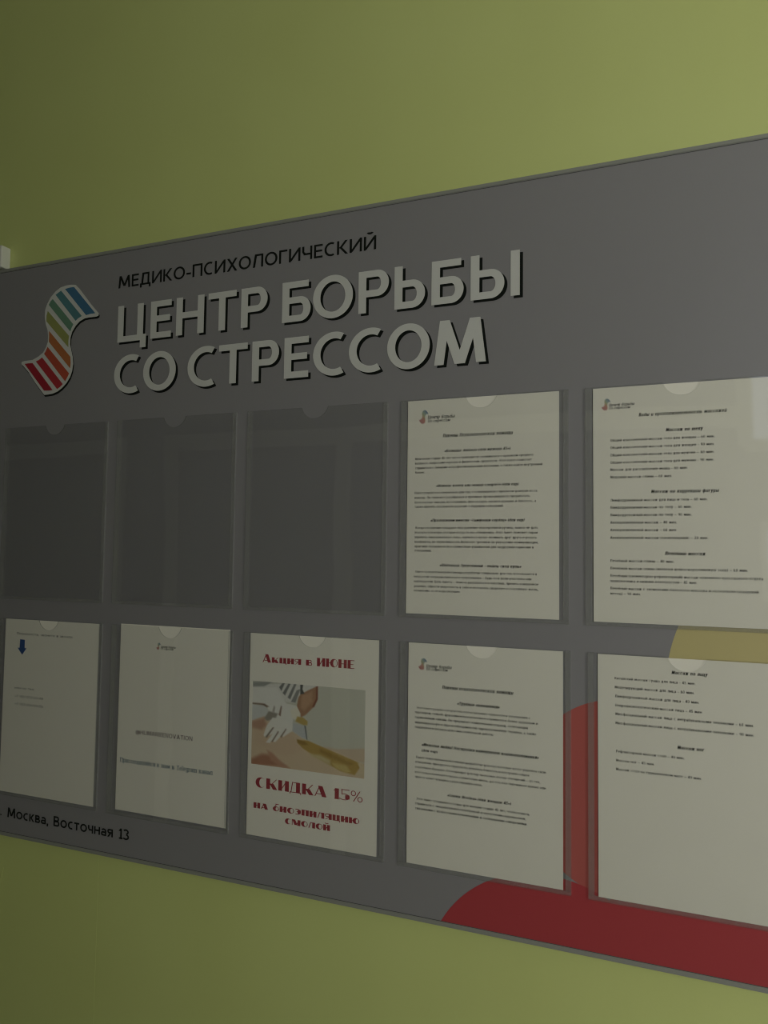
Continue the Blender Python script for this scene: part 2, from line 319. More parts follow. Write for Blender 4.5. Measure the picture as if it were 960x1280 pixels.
def tag(o, label=None, cat=None, group=None, kind=None):
    if label: o['label'] = label
    if cat: o['category'] = cat
    if group: o['group'] = group
    if kind: o['kind'] = kind
    return o

def box_vf(b, V=None, F=None):
    x0, x1, y0, y1, z0, z1 = b
    V = [] if V is None else V; F = [] if F is None else F; n = len(V)
    V += [(x0, y0, z0), (x1, y0, z0), (x1, y1, z0), (x0, y1, z0), (x0, y0, z1), (x1, y0, z1), (x1, y1, z1), (x0, y1, z1)]
    F += [tuple(n + i for i in f) for f in ((0, 3, 2, 1), (4, 5, 6, 7), (0, 1, 5, 4), (1, 2, 6, 5), (2, 3, 7, 6), (3, 0, 4, 7))]
    return V, F

def box(name, b, m, parent=None, bevel=0.0):
    o = link(name, *box_vf(b), m, parent)
    if bevel:
        bm = bmesh.new(); bm.from_mesh(o.data)
        bmesh.ops.bevel(bm, geom=bm.edges[:], offset=bevel, segments=2, affect='EDGES', profile=0.5)
        bm.to_mesh(o.data); bm.free()
    return o

def boxes(name, bs, m, parent=None):
    V, F = [], []
    for b in bs: box_vf(b, V, F)
    return link(name, V, F, m, parent)

def slab(name, pts, y0, y1, m, parent=None, edge=None):
    """Polygon (x, z), counter-clockwise seen from the room, extruded from y0 (front, towards the room) to y1."""
    n = len(pts)
    V = [(x, y0, z) for x, z in pts] + [(x, y1, z) for x, z in pts]
    F = [tuple(range(n)), tuple(range(2 * n - 1, n - 1, -1))]
    F += [(i, i + n, (i + 1) % n + n, (i + 1) % n) for i in range(n)]
    return link(name, V, F, m, parent, [m, edge or m], [0, 0] + [1] * n)

def clip(pts, inside, cut):
    out = []
    for i in range(len(pts)):
        a, b = pts[i - 1], pts[i]
        if inside(b):
            if not inside(a): out.append(cut(a, b))
            out.append(b)
        elif inside(a): out.append(cut(a, b))
    return out

# ------------------------------------------------------------------ lettering: a small drawn alphabet
# Every glyph is a list of strokes in a box of ink width w and height H (1 = capital height):
# v stem, h bar, d diagonal, a arc of an ellipse, b bowl to the right of a stem, q bowl to the left.
def G_upper(c, H):
    f = {
    'А': (.66, [('d', 0, 0, .5, H), ('d', 1, 0, .5, H), ('h', .28 * H, .5, .2, .8)]),
    'Б': (.52, [('v', 0, 0, H), ('h', H, 1, 0, .92), ('b', 0, .60 * H)]),
    'В': (.54, [('v', 0, 0, H), ('b', 0, .56 * H), ('b', .47 * H, H, .92)]),
    'Г': (.45, [('v', 0, 0, H), ('h', H, 1, 0, 1)]),
    'Д': (.68, [('d', .12, 0, .24, H), ('v', .84, 0, H), ('h', H, 1, .22, .86), ('h', 0, 0, 0, 1), ('v', 0, -.2 * H, .05), ('v', 1, -.2 * H, .05)]),
    'Е': (.46, [('v', 0, 0, H), ('h', H, 1, 0, 1), ('h', .52 * H, .5, 0, .94), ('h', 0, 0, 0, 1)]),
    'Ж': (.88, [('v', .5, 0, H), ('d', 0, 0, .42, .55 * H), ('d', 0, H, .42, .45 * H), ('d', 1, 0, .58, .55 * H), ('d', 1, H, .58, .45 * H)]),
    'З': (.5, [('a', .42, .75 * H, .5, .25 * H, -80, 150), ('a', .42, .28 * H, .58, .28 * H, -150, 80)]),
    'И': (.62, [('v', 0, 0, H), ('v', 1, 0, H), ('d', .02, .06, .98, H - .06)]),
    'Й': (.62, [('v', 0, 0, H), ('v', 1, 0, H), ('d', .02, .06, .98, H - .06), ('a', .5, H + .30, .28, .18, 195, 345)]),
    'К': (.56, [('v', 0, 0, H), ('d', .22, .45 * H, .95, H), ('d', .22, .55 * H, 1, 0)]),
    'Л': (.60, [('v', 1, 0, H), ('h', H, 1, .25, 1), ('d', .04, 0, .27, H)]),
    'М': (.78, [('d', 0, 0, .08, H), ('d', 1, 0, .92, H), ('d', .08, H, .5, .15 * H), ('d', .92, H, .5, .15 * H)]),
    'Н': (.60, [('v', 0, 0, H), ('v', 1, 0, H), ('h', .52 * H, .5, 0, 1)]),
    'О': (.70, [('a', .5, H / 2, .5, H / 2 + .012, 0, 360)]),
    'П': (.60, [('v', 0, 0, H), ('v', 1, 0, H), ('h', H, 1, 0, 1)]),
    'Р': (.52, [('v', 0, 0, H), ('b', .40 * H, H)]),
    'С': (.56, [('a', .62, H / 2, .62, H / 2 + .012, 62, 298)]),
    'Т': (.54, [('v', .5, 0, H), ('h', H, 1, 0, 1)]),
    'У': (.58, [('d', 0, H, .5, .32 * H), ('d', .18, 0, 1, H)]),
    'Ф': (.76, [('v', .5, -.04, H + .04), ('a', .5, H / 2, .5, .36 * H, 0, 360)]),
    'Х': (.60, [('d', 0, 0, 1, H), ('d', 1, 0, 0, H)]),
    'Ц': (.62, [('v', 0, 0, H), ('v', .87, 0, H), ('h', 0, 0, 0, 1), ('v', 1, -.2 * H, .08)]),
    'Ч': (.54, [('v', 1, 0, H), ('v', 0, .55 * H, H), ('h', .42 * H, .5, .15, 1), ('d', 0, .58 * H, .2, .42 * H)]),
    'Ш': (.84, [('v', 0, 0, H), ('v', .5, 0, H), ('v', 1, 0, H), ('h', 0, 0, 0, 1)]),
    'Щ': (.88, [('v', 0, 0, H), ('v', .46, 0, H), ('v', .92, 0, H), ('h', 0, 0, 0, 1), ('v', 1, -.2 * H, .08)]),
    'Ъ': (.62, [('v', .3, 0, H), ('h', H, 1, 0, .4), ('b', 0, .6 * H, 1, .3)]),
    'Ы': (.74, [('v', 0, 0, H), ('b', 0, .6 * H, .68), ('v', 1, 0, H)]),
    'Ь': (.50, [('v', 0, 0, H), ('b', 0, .6 * H)]),
    'Э': (.54, [('a', .38, H / 2, .62, H / 2 + .012, -118, 118), ('h', .5 * H, .5, .25, .9)]),
    'Ю': (.86, [('v', 0, 0, H), ('h', .5 * H, .5, 0, .4), ('a', .66, H / 2, .34, H / 2 + .012, 0, 360)]),
    'Я': (.56, [('v', 1, 0, H), ('q', .42 * H, H), ('d', 0, 0, .55, .45 * H)]),
    }
    return f.get(c)

def G_misc(c):
    x = .76
    f = {
    'а': (.46, [('v', 1, 0, .45), ('a', .5, .45, .5, .26, 0, 150), ('q', 0, .43)]),
    'б': (.50, [('a', .5, .34, .5, .35, 0, 360), ('a', .62, .52, .62, .42, 105, 180), ('h', 1.0, 1, .45, .95)]),
    'е': (.48, [('a', .5, x / 2, .5, x / 2 + .012, 0, 310), ('h', x * .52, .5, .1, .98)]),
    'р': (.50, [('v', 0, -.28, x), ('a', .5, x / 2, .5, x / 2 + .012, 0, 360)]),
    'у': (.50, [('d', 0, x, .5, .1), ('d', .15, -.28, 1, x)]),
    'ф': (.70, [('v', .5, -.28, 1.05), ('a', .5, x / 2, .5, x / 2, 0, 360)]),
    'H': None,
    '0': (.50, [('a', .5, .5, .5, .5, 0, 360)]),
    '1': (.32, [('v', .75, 0, 1), ('d', 0, .74, .7, .98), ('h', 0, 0, .1, 1.1)]),
    '2': (.48, [('a', .48, .72, .5, .28, 0, 155), ('d', 0, .05, .9, .68), ('h', 0, 0, 0, 1)]),
    '3': (.48, [('a', .42, .75, .52, .26, -80, 150), ('a', .42, .28, .58, .29, -150, 80)]),
    '4': (.52, [('v', .8, 0, 1), ('h', .24, .5, 0, 1), ('d', 0, .27, .7, 1)]),
    '5': (.46, [('h', 1, 1, .1, .95), ('v', .12, .52, 1), ('a', .4, .32, .6, .32, -150, 115)]),
    '6': (.50, [('a', .5, .31, .5, .32, 0, 360), ('a', .68, .42, .68, .6, 100, 175)]),
    '7': (.48, [('h', 1, 1, 0, 1), ('d', .2, 0, .95, .95)]),
    '8': (.50, [('a', .5, .74, .44, .26, 0, 360), ('a', .5, .27, .5, .28, 0, 360)]),
    '9': (.50, [('a', .5, .69, .5, .32, 0, 360), ('a', .32, .58, .68, .6, -80, -5)]),
    '.': (.13, [('v', .5, 0, .13)]), ',': (.15, [('d', 0, -.15, .8, .13)]), ':': (.13, [('v', .5, 0, .13), ('v', .5, .5, .63)]),
    '-': (.28, [('h', .34, .5, 0, 1)]), '–': (.46, [('h', .34, .5, 0, 1)]),
    '(': (.22, [('a', 1, .4, 1, .66, 115, 245)]), ')': (.22, [('a', 0, .4, 1, .66, -65, 65)]),
    '«': (.40, [('d', 0, .35, .4, .6), ('d', 0, .35, .4, .1), ('d', .55, .35, 1, .6), ('d', .55, .35, 1, .1)]),
    '»': (.40, [('d', .4, .35, 0, .6), ('d', .4, .35, 0, .1), ('d', 1, .35, .55, .6), ('d', 1, .35, .55, .1)]),
    '!': (.13, [('v', .5, 0, .13), ('v', .5, .28, 1)]), '?': (.42, [('a', .45, .74, .5, .26, -60, 155), ('v', .5, .25, .5), ('v', .5, 0, .13)]),
    '+': (.48, [('v', .5, .12, .62), ('h', .37, .5, 0, 1)]), '/': (.36, [('d', 0, -.1, 1, 1.05)]),
    '%': (.80, [('a', .22, .75, .22, .25, 0, 360), ('a', .78, .25, .22, .25, 0, 360), ('d', .2, 0, .8, 1)]),
    '@': (.90, [('a', .5, .38, .5, .55, -40, 300), ('a', .5, .38, .24, .26, 0, 360), ('v', .78, .1, .65)]),
    'U': (.60, [('v', 0, .3, 1), ('v', 1, .3, 1), ('a', .5, .32, .5, .33, 180, 360)]),
    'N': (.62, [('v', 0, 0, 1), ('v', 1, 0, 1), ('d', .02, 1, .98, 0)]),
    'R': (.56, [('v', 0, 0, 1), ('b', .42, 1), ('d', 1, 0, .4, .45)]),
    'V': (.62, [('d', .5, 0, 0, 1), ('d', .5, 0, 1, 1)]), 'I': (.13, [('v', 0, 0, 1)]),
    'l': (.13, [('v', 0, 0, 1.05)]), 'r': (.30, [('v', 0, 0, x), ('a', 1, .4, .9, .3, 90, 170)]),
    'g': (.50, [('v', 1, -.05, x), ('a', .5, x / 2, .5, x / 2, 0, 360), ('a', .5, -.05, .5, .24, 190, 360)]),
    'm': (.76, [('v', 0, 0, x), ('v', .5, 0, x - .08), ('v', 1, 0, x - .08), ('h', x, 1, 0, .94)]),
    }
    return f.get(c)

LATIN = {'H': 'Н', 'M': 'М', 'A': 'А', 'E': 'Е', 'O': 'О', 'T': 'Т', 'e': 'е', 'a': 'а', 'P': 'Р'}
ITALIC = {'т': (.76, [('v', 0, 0, .7), ('v', .5, 0, .64), ('v', 1, 0, .64), ('h', .7, 1, 0, .94)]),
          'п': (.50, [('v', 0, 0, .7), ('v', 1, 0, .62), ('h', .7, 1, 0, .9)]),
          'и': (.50, [('v', 0, .06, .7), ('v', 1, 0, .7), ('h', 0, 0, .1, 1)]),
          'й': (.50, [('v', 0, .06, .7), ('v', 1, 0, .7), ('h', 0, 0, .1, 1), ('a', .5, 1.0, .3, .16, 195, 345)]),
          'а': (.52, [('v', 1, 0, .7), ('a', .5, .35, .5, .36, 0, 360)]),
          'д': (.52, [('a', .5, .34, .5, .35, 0, 360), ('a', .3, .6, .7, .42, 0, 80)])}

def glyph(c, style):
    c = LATIN.get(c, c)
    if style in 'hl' and c in ITALIC: return ITALIC[c]
    if style in 'dD' and c in DECO: return DECO[c]
    g = G_misc(c) or G_upper(c, 1.0)
    if g: return g
    g = G_upper(c.upper(), .76)
    return (g[0] * .86, g[1])

# fat-and-thin poster alphabet: 'V' fat stem, 'O' crescent (fat left side), 'X' fat diagonal; lower-case strokes are hairlines
def deco():
    def mk(H, s):
        k = H
        return {
        'и': (.70 * s, [('V', 0, 0, H), ('V', 1, 0, H), ('d', .2, .05, .8, H - .05)]),
        'к': (.74 * s, [('V', 0, 0, H), ('d', .4, H * .4, .95, H), ('X', .45, .55 * H, 1, 0)]),
        'ц': (.74 * s, [('V', 0, 0, H), ('V', .9, 0, H), ('h', 0, 0, 0, 1), ('v', 1, -.14, .05)]),
        'я': (.66 * s, [('V', 1, 0, H), ('q', .45 * H, H), ('d', 0, 0, .6, .48 * H)]),
        'в': (.62 * s, [('V', 0, 0, H), ('b', 0, .54 * H), ('b', .48 * H, H, .92)]),
        'ю': (.98 * s, [('V', 0, 0, H), ('h', .5 * H, .5, 0, .5), ('O', .68, H / 2, .32, H / 2, 0, 360)]),
        'н': (.70 * s, [('V', 0, 0, H), ('V', 1, 0, H), ('h', .5 * H, .5, 0, 1)]),
        'е': (.56 * s, [('V', 0, 0, H), ('h', H, 1, 0, 1), ('h', .5 * H, .5, 0, .85), ('h', 0, 0, 0, 1)]),
        'с': (.66 * s, [('O', .5, H / 2, .5, H / 2, 50, 310)]),
        'о': (.70 * s, [('O', .5, H / 2, .5, H / 2, 0, 360)]),
        'д': (.74 * s, [('d', .08, 0, .22, H), ('V', .84, 0, H), ('h', H, 1, .22, .9), ('h', 0, 0, 0, 1), ('v', 0, -.14, .05), ('v', 1, -.14, .05)]),
        'а': (.76 * s, [('d', 0, 0, .42, H), ('X', 1, 0, .45, H), ('h', .25 * H, .5, .15, .8)]),
        'б': (.64 * s, [('O', .5, H * .42, .5, H * .42, 0, 360), ('d', .15, H * .6, .6, H * 1.2), ('h', H * 1.3, 1, .4, .95)]),
        'э': (.62 * s, [('a', .4, H / 2, .6, H / 2, -120, 120), ('h', .5 * H, .5, .3, .9), ('V', .95, .18 * H, .82 * H)]),
        'п': (.72 * s, [('V', 0, 0, H), ('V', 1, 0, H), ('h', H, 1, 0, 1)]),
        'л': (.70 * s, [('V', 1, 0, H), ('h', H, 1, .3, 1), ('d', 0, 0, .32, H)]),
        'м': (.92 * s, [('v', 0, 0, H), ('X', .04, H, .5, .05), ('d', .5, .05, .92, H), ('V', 1, 0, H)]),
        'й': (.70 * s, [('V', 0, 0, H), ('V', 1, 0, H), ('d', .2, .05, .8, H - .05), ('a', .5, H + .25, .3, .16, 195, 345)]),
        }
    d = mk(.68, .95)
    for k_, v in mk(1.0, 1.12).items(): d[k_.upper()] = v
    d['1'] = (.42, [('V', .8, 0, 1), ('d', 0, .76, .5, 1), ('h', 0, 0, .2, 1.1)])
    d['5'] = (.66, [('h', 1, 1, .1, .95), ('v', .14, .5, 1), ('a', .4, .31, .6, .31, -150, 115), ('V', .92, .12, .5)])
    return d
DECO = deco()

def strokes(prims, w, H, ox, oz, kx, kz, s, b, seg, slant=0.0, serif=False, fat=None):
    """Polygons (x, z) of one glyph; kx, kz scale the unit box, s / b are stem and bar thickness in metres, fat the heavy stem."""
    P = []; W = w * kx; lev = 0
    def add(poly): P.append([(ox + x + slant * z, oz + z, lev) for x, z in poly])
    def ring(cx, cz, rx, rz, a0, a1, ix=None, icx=None):
        ix = max(rx - s, .0002) if ix is None else ix; iz = max(rz - b, .0002); icx = cx if icx is None else icx
        full = abs(a1 - a0) >= 360
        n = max(4, int(seg * abs(a1 - a0) / 360))
        for i in range(n):
            t0 = math.radians(a0 + (a1 - a0) * i / n); t1 = math.radians(a0 + (a1 - a0) * (i + 1) / n)
            add([(cx + rx * math.cos(t0), cz + rz * math.sin(t0)), (cx + rx * math.cos(t1), cz + rz * math.sin(t1)),
                 (icx + ix * math.cos(t1), cz + iz * math.sin(t1)), (icx + ix * math.cos(t0), cz + iz * math.sin(t0))])
    def rect(x0, z0, x1, z1): add([(x0, z0), (x1, z0), (x1, z1), (x0, z1)])
    for lev, p in enumerate(prims):
        k = p[0]
        if k in 'vV':
            t = s if k == 'v' else fat
            x = p[1] * (W - t); z0, z1 = p[2] * kz, p[3] * kz
            rect(x, z0, x + t, z1)
            if serif and z1 - z0 > .4 * kz:
                rect(x - t * .9, z0, x + t * 1.9, z0 + b * .6); rect(x - t * .9, z1 - b * .6, x + t * 1.9, z1)
        elif k == 'h':
            z = p[1] * kz - p[2] * b
            rect(p[3] * W, z, p[4] * W, z + b)
        elif k in 'dX':
            t = (s if k == 'd' else fat) * 1.12
            xa = p[1] * (W - t); xb = p[3] * (W - t); za, zb = p[2] * kz, p[4] * kz
            if k == 'd': t *= 1 if abs(xb - xa) < .35 * abs(zb - za) else 1.08
            add([(xa, za), (xa + t, za), (xb + t, zb), (xb, zb)])
        elif k == 'a':
            ring(p[1] * W, p[2] * kz, p[3] * W, p[4] * kz, p[5], p[6])
        elif k == 'O':
            rx = p[3] * W; tl = fat; tr = s
            ring(p[1] * W, p[2] * kz, rx, p[4] * kz, p[5], p[6], max(rx - (tl + tr) / 2, .0003), p[1] * W + (tl - tr) / 2)
        elif k in 'bq':
            z0, z1 = p[1] * kz, p[2] * kz; f = p[3] if len(p) > 3 else 1; x0 = (p[4] if len(p) > 4 else 0) * W
            R = f * W; rz = (z1 - z0) / 2; rx = min(rz * .95, (R - x0) * .72); cz = (z0 + z1) / 2
            T = len(P)
            rect(x0, z1 - b, R - rx + .00001, z1); rect(x0, z0, R - rx + .00001, z0 + b)
            ring(R - rx, cz, rx, rz, -90, 90)
            if k == 'q':
                for j in range(T, len(P)):
                    P[j] = [(2 * ox + W - (x - slant * (z - oz)) + slant * (z - oz), z, lv) for x, z, lv in P[j]]
    return P

def text_polys(txt, style, x0, x1, z):
    """A line of print set between x0 and x1 on the baseline z; its height follows the style."""
    cap = {'h': .0034, 'p': .0030, 'l': .0036, 'n': .0040, 'u': .0068, 's': .0070, 'd': .0120, 'D': .0150, 'S': .0209, 'K': .0165}[style]
    gap = {'p': .13, 'h': .12, 'l': .08, 'n': .13, 'u': .13, 's': .10, 'd': .07, 'D': .065, 'S': .092, 'K': .085}[style]
    if style in 'hpl': cap = 1.46 * (x1 - x0) / len(txt)      # capital height follows the type size that gives this line width
    sp = .40
    items, pen = [], 0.0
    for c in txt:
        if c == ' ': pen += sp; continue
        w, pr = glyph(c, style); items.append((pen, w, pr)); pen += w + gap
    total = pen - gap
    slant = .19 if style in 'hl' else 0
    kx = (x1 - x0 - slant * cap * .6) / total
    sw = {'h': .19, 'p': .145, 'l': .16, 'n': .15, 'u': .15, 's': .15, 'd': .10, 'D': .085, 'S': .172, 'K': .18}[style] * cap
    s = min(sw, .36 * kx) if style in 'hpln' else sw
    fat = (.285 if style in 'dD' else 0) * kx
    out = []
    for px, w, pr in items:
        out += strokes(pr, w, 1, x0 + px * kx, z, kx, cap, s, s * (.85 if style in 'hSK' else .8), {'D': 28, 'd': 28, 'S': 40, 'K': 36, 'u': 20}.get(style, 10), slant, style == 's', fat)
    return out

def poly_obj(name, polys, y, m, parent):
    # strokes that cross lie a hair (8 micrometres) apart
    V, F = [], []
    for p in polys:
        n = len(V); V += [(q[0], y - (q[2] * 8e-6 if len(q) > 2 else 0), q[1]) for q in p]; F.append(tuple(range(n, n + len(p))))
    return link(name, V, F, m, parent)

# ------------------------------------------------------------------ the room
WY = 0.0105            # plane of the green wall
OY = -1.95             # plane of the opposite wall
FZ, CZ, XL, XR = -1.40, 1.32, -5.0, 3.1
w = link('wall_back', *box_vf((XL, XR, WY, WY + .12, FZ, CZ)), M['wall']); tag(w, 'green painted wall behind the grey notice board', kind='structure')
seam = box('wallpaper_seam', (-.5412, -.5404, WY - .0003, WY + .0002, FZ + .05, -.38), M['wall'], w)
dent = slab('plaster_scratch', [(-.757, -.455), (-.755, -.456), (-.750, -.432), (-.7515, -.431)], WY - .0004, WY + .0002, M['wall'], w)
tag(box('floor', (XL, XR, OY, WY + .12, FZ - .1, FZ), M['floor']), 'pale grey linoleum floor of the corridor', kind='structure')
tag(box('ceiling', (XL, XR, OY, WY + .12, CZ, CZ + .1), M['ceiling']), 'plain off-white ceiling', kind='structure')
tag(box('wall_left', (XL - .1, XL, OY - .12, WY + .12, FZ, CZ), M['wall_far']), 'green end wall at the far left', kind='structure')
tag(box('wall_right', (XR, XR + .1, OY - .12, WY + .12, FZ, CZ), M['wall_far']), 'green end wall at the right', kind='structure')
# opposite wall with the daylight window and a small glazed hatch
HX0, HX1, HZ0, HZ1 = 0.61, 0.80, -0.01, 0.24       # glazed hatch
TX0, TX1, TZ0, TZ1 = 0.54, 1.22, 0.52, 1.00        # transom light above it
x0, x1, z0, z1 = WIN
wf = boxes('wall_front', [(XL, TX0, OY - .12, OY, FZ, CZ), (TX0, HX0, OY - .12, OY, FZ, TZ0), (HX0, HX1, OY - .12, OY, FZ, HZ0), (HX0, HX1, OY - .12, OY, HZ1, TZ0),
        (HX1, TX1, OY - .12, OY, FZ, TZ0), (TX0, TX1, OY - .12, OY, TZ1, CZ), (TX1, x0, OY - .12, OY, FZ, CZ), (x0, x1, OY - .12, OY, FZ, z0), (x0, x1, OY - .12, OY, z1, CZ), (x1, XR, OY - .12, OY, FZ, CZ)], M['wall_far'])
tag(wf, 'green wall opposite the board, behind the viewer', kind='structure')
wn = boxes('window_1', [(x0 - .06, x0, OY - .03, OY + .02, z0 - .06, z1 + .06), (x1, x1 + .06, OY - .03, OY + .02, z0 - .06, z1 + .06),
        (x0, x1, OY - .03, OY + .02, z1, z1 + .06), (x0, x1, OY - .03, OY + .02, z0 - .06, z0), ((x0 + x1) / 2 - .02, (x0 + x1) / 2 + .02, OY - .05, OY - .01, z0, z1)], M['white_paint'])
tag(wn, 'white framed daylight window opposite the board', kind='structure')
h = boxes('window_2', [(HX0 - .02, HX0, OY - .03, OY + .01, HZ0 - .02, HZ1 + .02), (HX1, HX1 + .02, OY - .03, OY + .01, HZ0 - .02, HZ1 + .02),
        (HX0, HX1, OY - .03, OY + .01, HZ1, HZ1 + .02), (HX0, HX1, OY - .03, OY + .01, HZ0 - .02, HZ0)], M['white_paint'])
tag(h, 'small glazed hatch opposite the board', kind='structure')
tw = boxes('window_3', [(TX0, TX1, OY - .03, OY + .02, TZ0 - .02, TZ0 + .03), (TX0, TX1, OY - .03, OY + .02, TZ1 - .03, TZ1 + .02), (TX0 - .02, TX0 + .03, OY - .03, OY + .02, TZ0, TZ1), (TX1 - .03, TX1 + .02, OY - .03, OY + .02, TZ0, TZ1)], M['white_paint'])
tag(tw, 'transom window opposite the right end of the board', kind='structure')
# two doors with white casings, seen only as reflections in the empty pockets
def door(name, xa, xb, zt):
    d = boxes(name, [(xa, xa + .07, OY, OY + .03, FZ, zt), (xb - .07, xb, OY, OY + .03, FZ, zt), (xa, xb, OY, OY + .03, zt, zt + .07)], M['white_paint'])
    tag(d, 'white door casing in the opposite wall', kind='structure')
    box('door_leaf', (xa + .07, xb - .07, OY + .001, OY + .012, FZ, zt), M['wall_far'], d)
    box('door_handle', (xb - .15, xb - .13, OY + .012, OY + .05, FZ + 1.0, FZ + 1.12), M['dark'], d)
door('door_1', -1.95, -0.98, 0.60)
door('door_2', -3.15, -2.2, 0.60)
tag(box('trim_1', (-.98, TX0 - .02, OY, OY + .03, 0.60, 0.67), M['white_paint']), 'white timber rail along the opposite wall', kind='structure')

# ------------------------------------------------------------------ the notice board
BX0, BX1, BZ0, BZ1 = -.870, .630, -.3725, .6345
nb = bpy.data.objects.new('notice_board', None); COL.objects.link(nb)
tag(nb, 'large grey notice board with white headline letters and clear pockets, on the green wall', 'notice board')
R = .0068
FX0, FX1, FZ0, FZ1 = BX0 + R, BX1 - R, BZ0 + R, BZ1 - R
box('backing_panel', (FX0, FX1, 0, .0095, FZ0, FZ1), M['board'], nb)
def rail(pts):
    """One mitred length of edge profile: outer bevel, flat top, inner groove lip."""
    prof = [(0, WY - .0005), (0, .0012), (.0012, -.0016), (R - .0016, -.0016), (R - .0004, -.0004), (R - .0004, .0003)]
    (xa, za), (xb, zb), (nx, nz) = pts
    dx, dz = (1, 0) if za == zb else (0, 1)
    V = []
    for t, (x, z), sg in ((0, (xa, za), 1), (1, (xb, zb), -1)):
        for o, y in prof: V.append((x + nx * o + dx * o * sg, y, z + nz * o + dz * o * sg))
    n = len(prof); F = [(i, i + 1, i + 1 + n, i + n) for i in range(n - 1)]
    return link('frame_rail', V, F, M['rail'], nb)
rail(((BX0, BZ1), (BX1, BZ1), (0, -1))); rail(((BX0, BZ0), (BX1, BZ0), (0, 1)))
rail(((BX0, BZ0), (BX0, BZ1), (1, 0))); rail(((BX1, BZ0), (BX1, BZ1), (-1, 0)))
g = .0006
boxes('rail_groove', [(FX0, FX1, -.00035, -.00001, FZ1 - g, FZ1 + g * .4), (FX0, FX1, -.00035, -.00001, FZ0 - g * .4, FZ0 + g), (FX0 - g * .4, FX0 + g, -.00035, -.00001, FZ0, FZ1), (FX1 - g, FX1 + g * .4, -.00035, -.00001, FZ0, FZ1)], M['groove'], nb)

def circle(cx, cz, r, y, m, label, seg=160):
    pts = [(cx + r * math.cos(2 * PI * i / seg), cz + r * math.sin(2 * PI * i / seg)) for i in range(seg)]
    zl, xr = FZ0 + g, FX1 - g
    pts = clip(pts, lambda p: p[1] >= zl, lambda a, b: (a[0] + (b[0] - a[0]) * (zl - a[1]) / (b[1] - a[1]), zl))
    pts = clip(pts, lambda p: p[0] <= xr, lambda a, b: (xr, a[1] + (b[1] - a[1]) * (xr - a[0]) / (b[0] - a[0])))
    o = poly_obj('printed_circle', [pts], y, m, nb); o['label'] = label
circle(.533, -.037, .200, -.00008, M['olive'], 'olive green printed circle between the two right-hand pockets')
circle(.2836, -.1773, .1222, -.00014, M['orange'], 'orange-red printed circle left of the bottom right pocket')
circle(.460, -.420, .228, -.00018, M['red'], 'dark red printed circle along the lower right edge')
circle(.1920, -.4463, .1638, -.00022, M['red'], 'dark red printed circle at the bottom edge')

# headline: each letter white over a black hard shadow
HS, HB = .0124, .0100
def headline(c, xa, xb, z, H):
    if c == 'М': pr = [('d', 0, 0, .135, 1), ('d', 1, 0, .865, 1), ('d', .52 - .38, 1, .49, 0), ('d', .85, 1, .51, 0)]
    elif c == 'Ц': pr = [('v', 0, 0, 1), ('v', .865, 0, 1), ('h', 0, 0, 0, 1), ('v', 1, -.2, .1)]
    elif c == 'О': pr = [('a', .5, .5, .5, .525, 0, 360)]
    elif c == 'С': pr = [('a', .66, .5, .66, .525, 63, 297)]
    elif c == 'Б': pr = [('v', 0, 0, 1), ('h', 1, 1, 0, .92), ('b', 0, .615)]
    elif c == 'Р': pr = [('v', 0, 0, 1), ('b', .375, 1)]
    elif c == 'Ь': pr = [('v', 0, 0, 1), ('b', 0, .655)]
    elif c == 'Е': pr = [('v', 0, 0, 1), ('h', 1, 1, 0, 1), ('h', .525, .5, 0, .94), ('h', 0, 0, 0, 1)]
    elif c == 'I': pr = [('v', 0, 0, 1)]
    else: pr = G_upper(c, 1.0)[1]
    W = xb - xa
    s = HS
    P = strokes(pr, 1, 1, xa, z, W, H, s, HB, 96)
    return P
ROW1 = [('Ц', -.5290, -.4692), ('Е', -.4606, -.4190), ('Н', -.4090, -.3550), ('Т', -.3472, -.2944), ('Р', -.2856, -.2380), ('Б', -.2120, -.1630), ('О', -.1592, -.0934),
        ('Р', -.0844, -.0366), ('Ь', -.0278, .0186), ('Б', .0282, .0750), ('Ы', .0850, .1536)]
ROW2 = [('С', -.5334, -.4800), ('О', -.4726, -.4070), ('С', -.3840, -.3304), ('Т', -.3246, -.2718), ('Р', -.2634, -.2158), ('Е', -.2066, -.1650), ('С', -.1574, -.1046), ('С', -.0984, -.0458),
        ('О', -.0380, .0264), ('М', .0330, .1072)]
for row, zb, H in ((ROW1, .4714, .0624), (ROW2, .3850, .0626)):
    for c, xa, xb in row:
        if c == 'Ы': P = headline('Ь', .0850, .1322, zb, H) + headline('I', .1408, .1408 + HS, zb, H)
        else: P = headline(c, xa, xb, zb, H)
        o = poly_obj('letter', P, -.0006, M['letter_white'], nb)
        poly_obj('letter_shadow', [[(q_[0] + .0042, q_[1] - .0036, q_[2]) for q_ in q] for q in P], -.0003, M['letter_black'], o)
o = poly_obj('subtitle_text', text_polys('МЕДИКО-ПСИХОЛОГИЧЕСКИЙ', 'S', -.5306, -.0574, .5649), -.0003, M['letter_black'], nb); o['label'] = 'thin black capitals above the headline'
o = poly_obj('address_text', text_polys('г.', 'K', -.7665, -.7475, -.3388) + text_polys('Москва, Восточная 13', 'K', -.7345, -.4716, -.3398), -.0003, M['letter_black'], nb); o['label'] = 'black address line at the lower left edge'

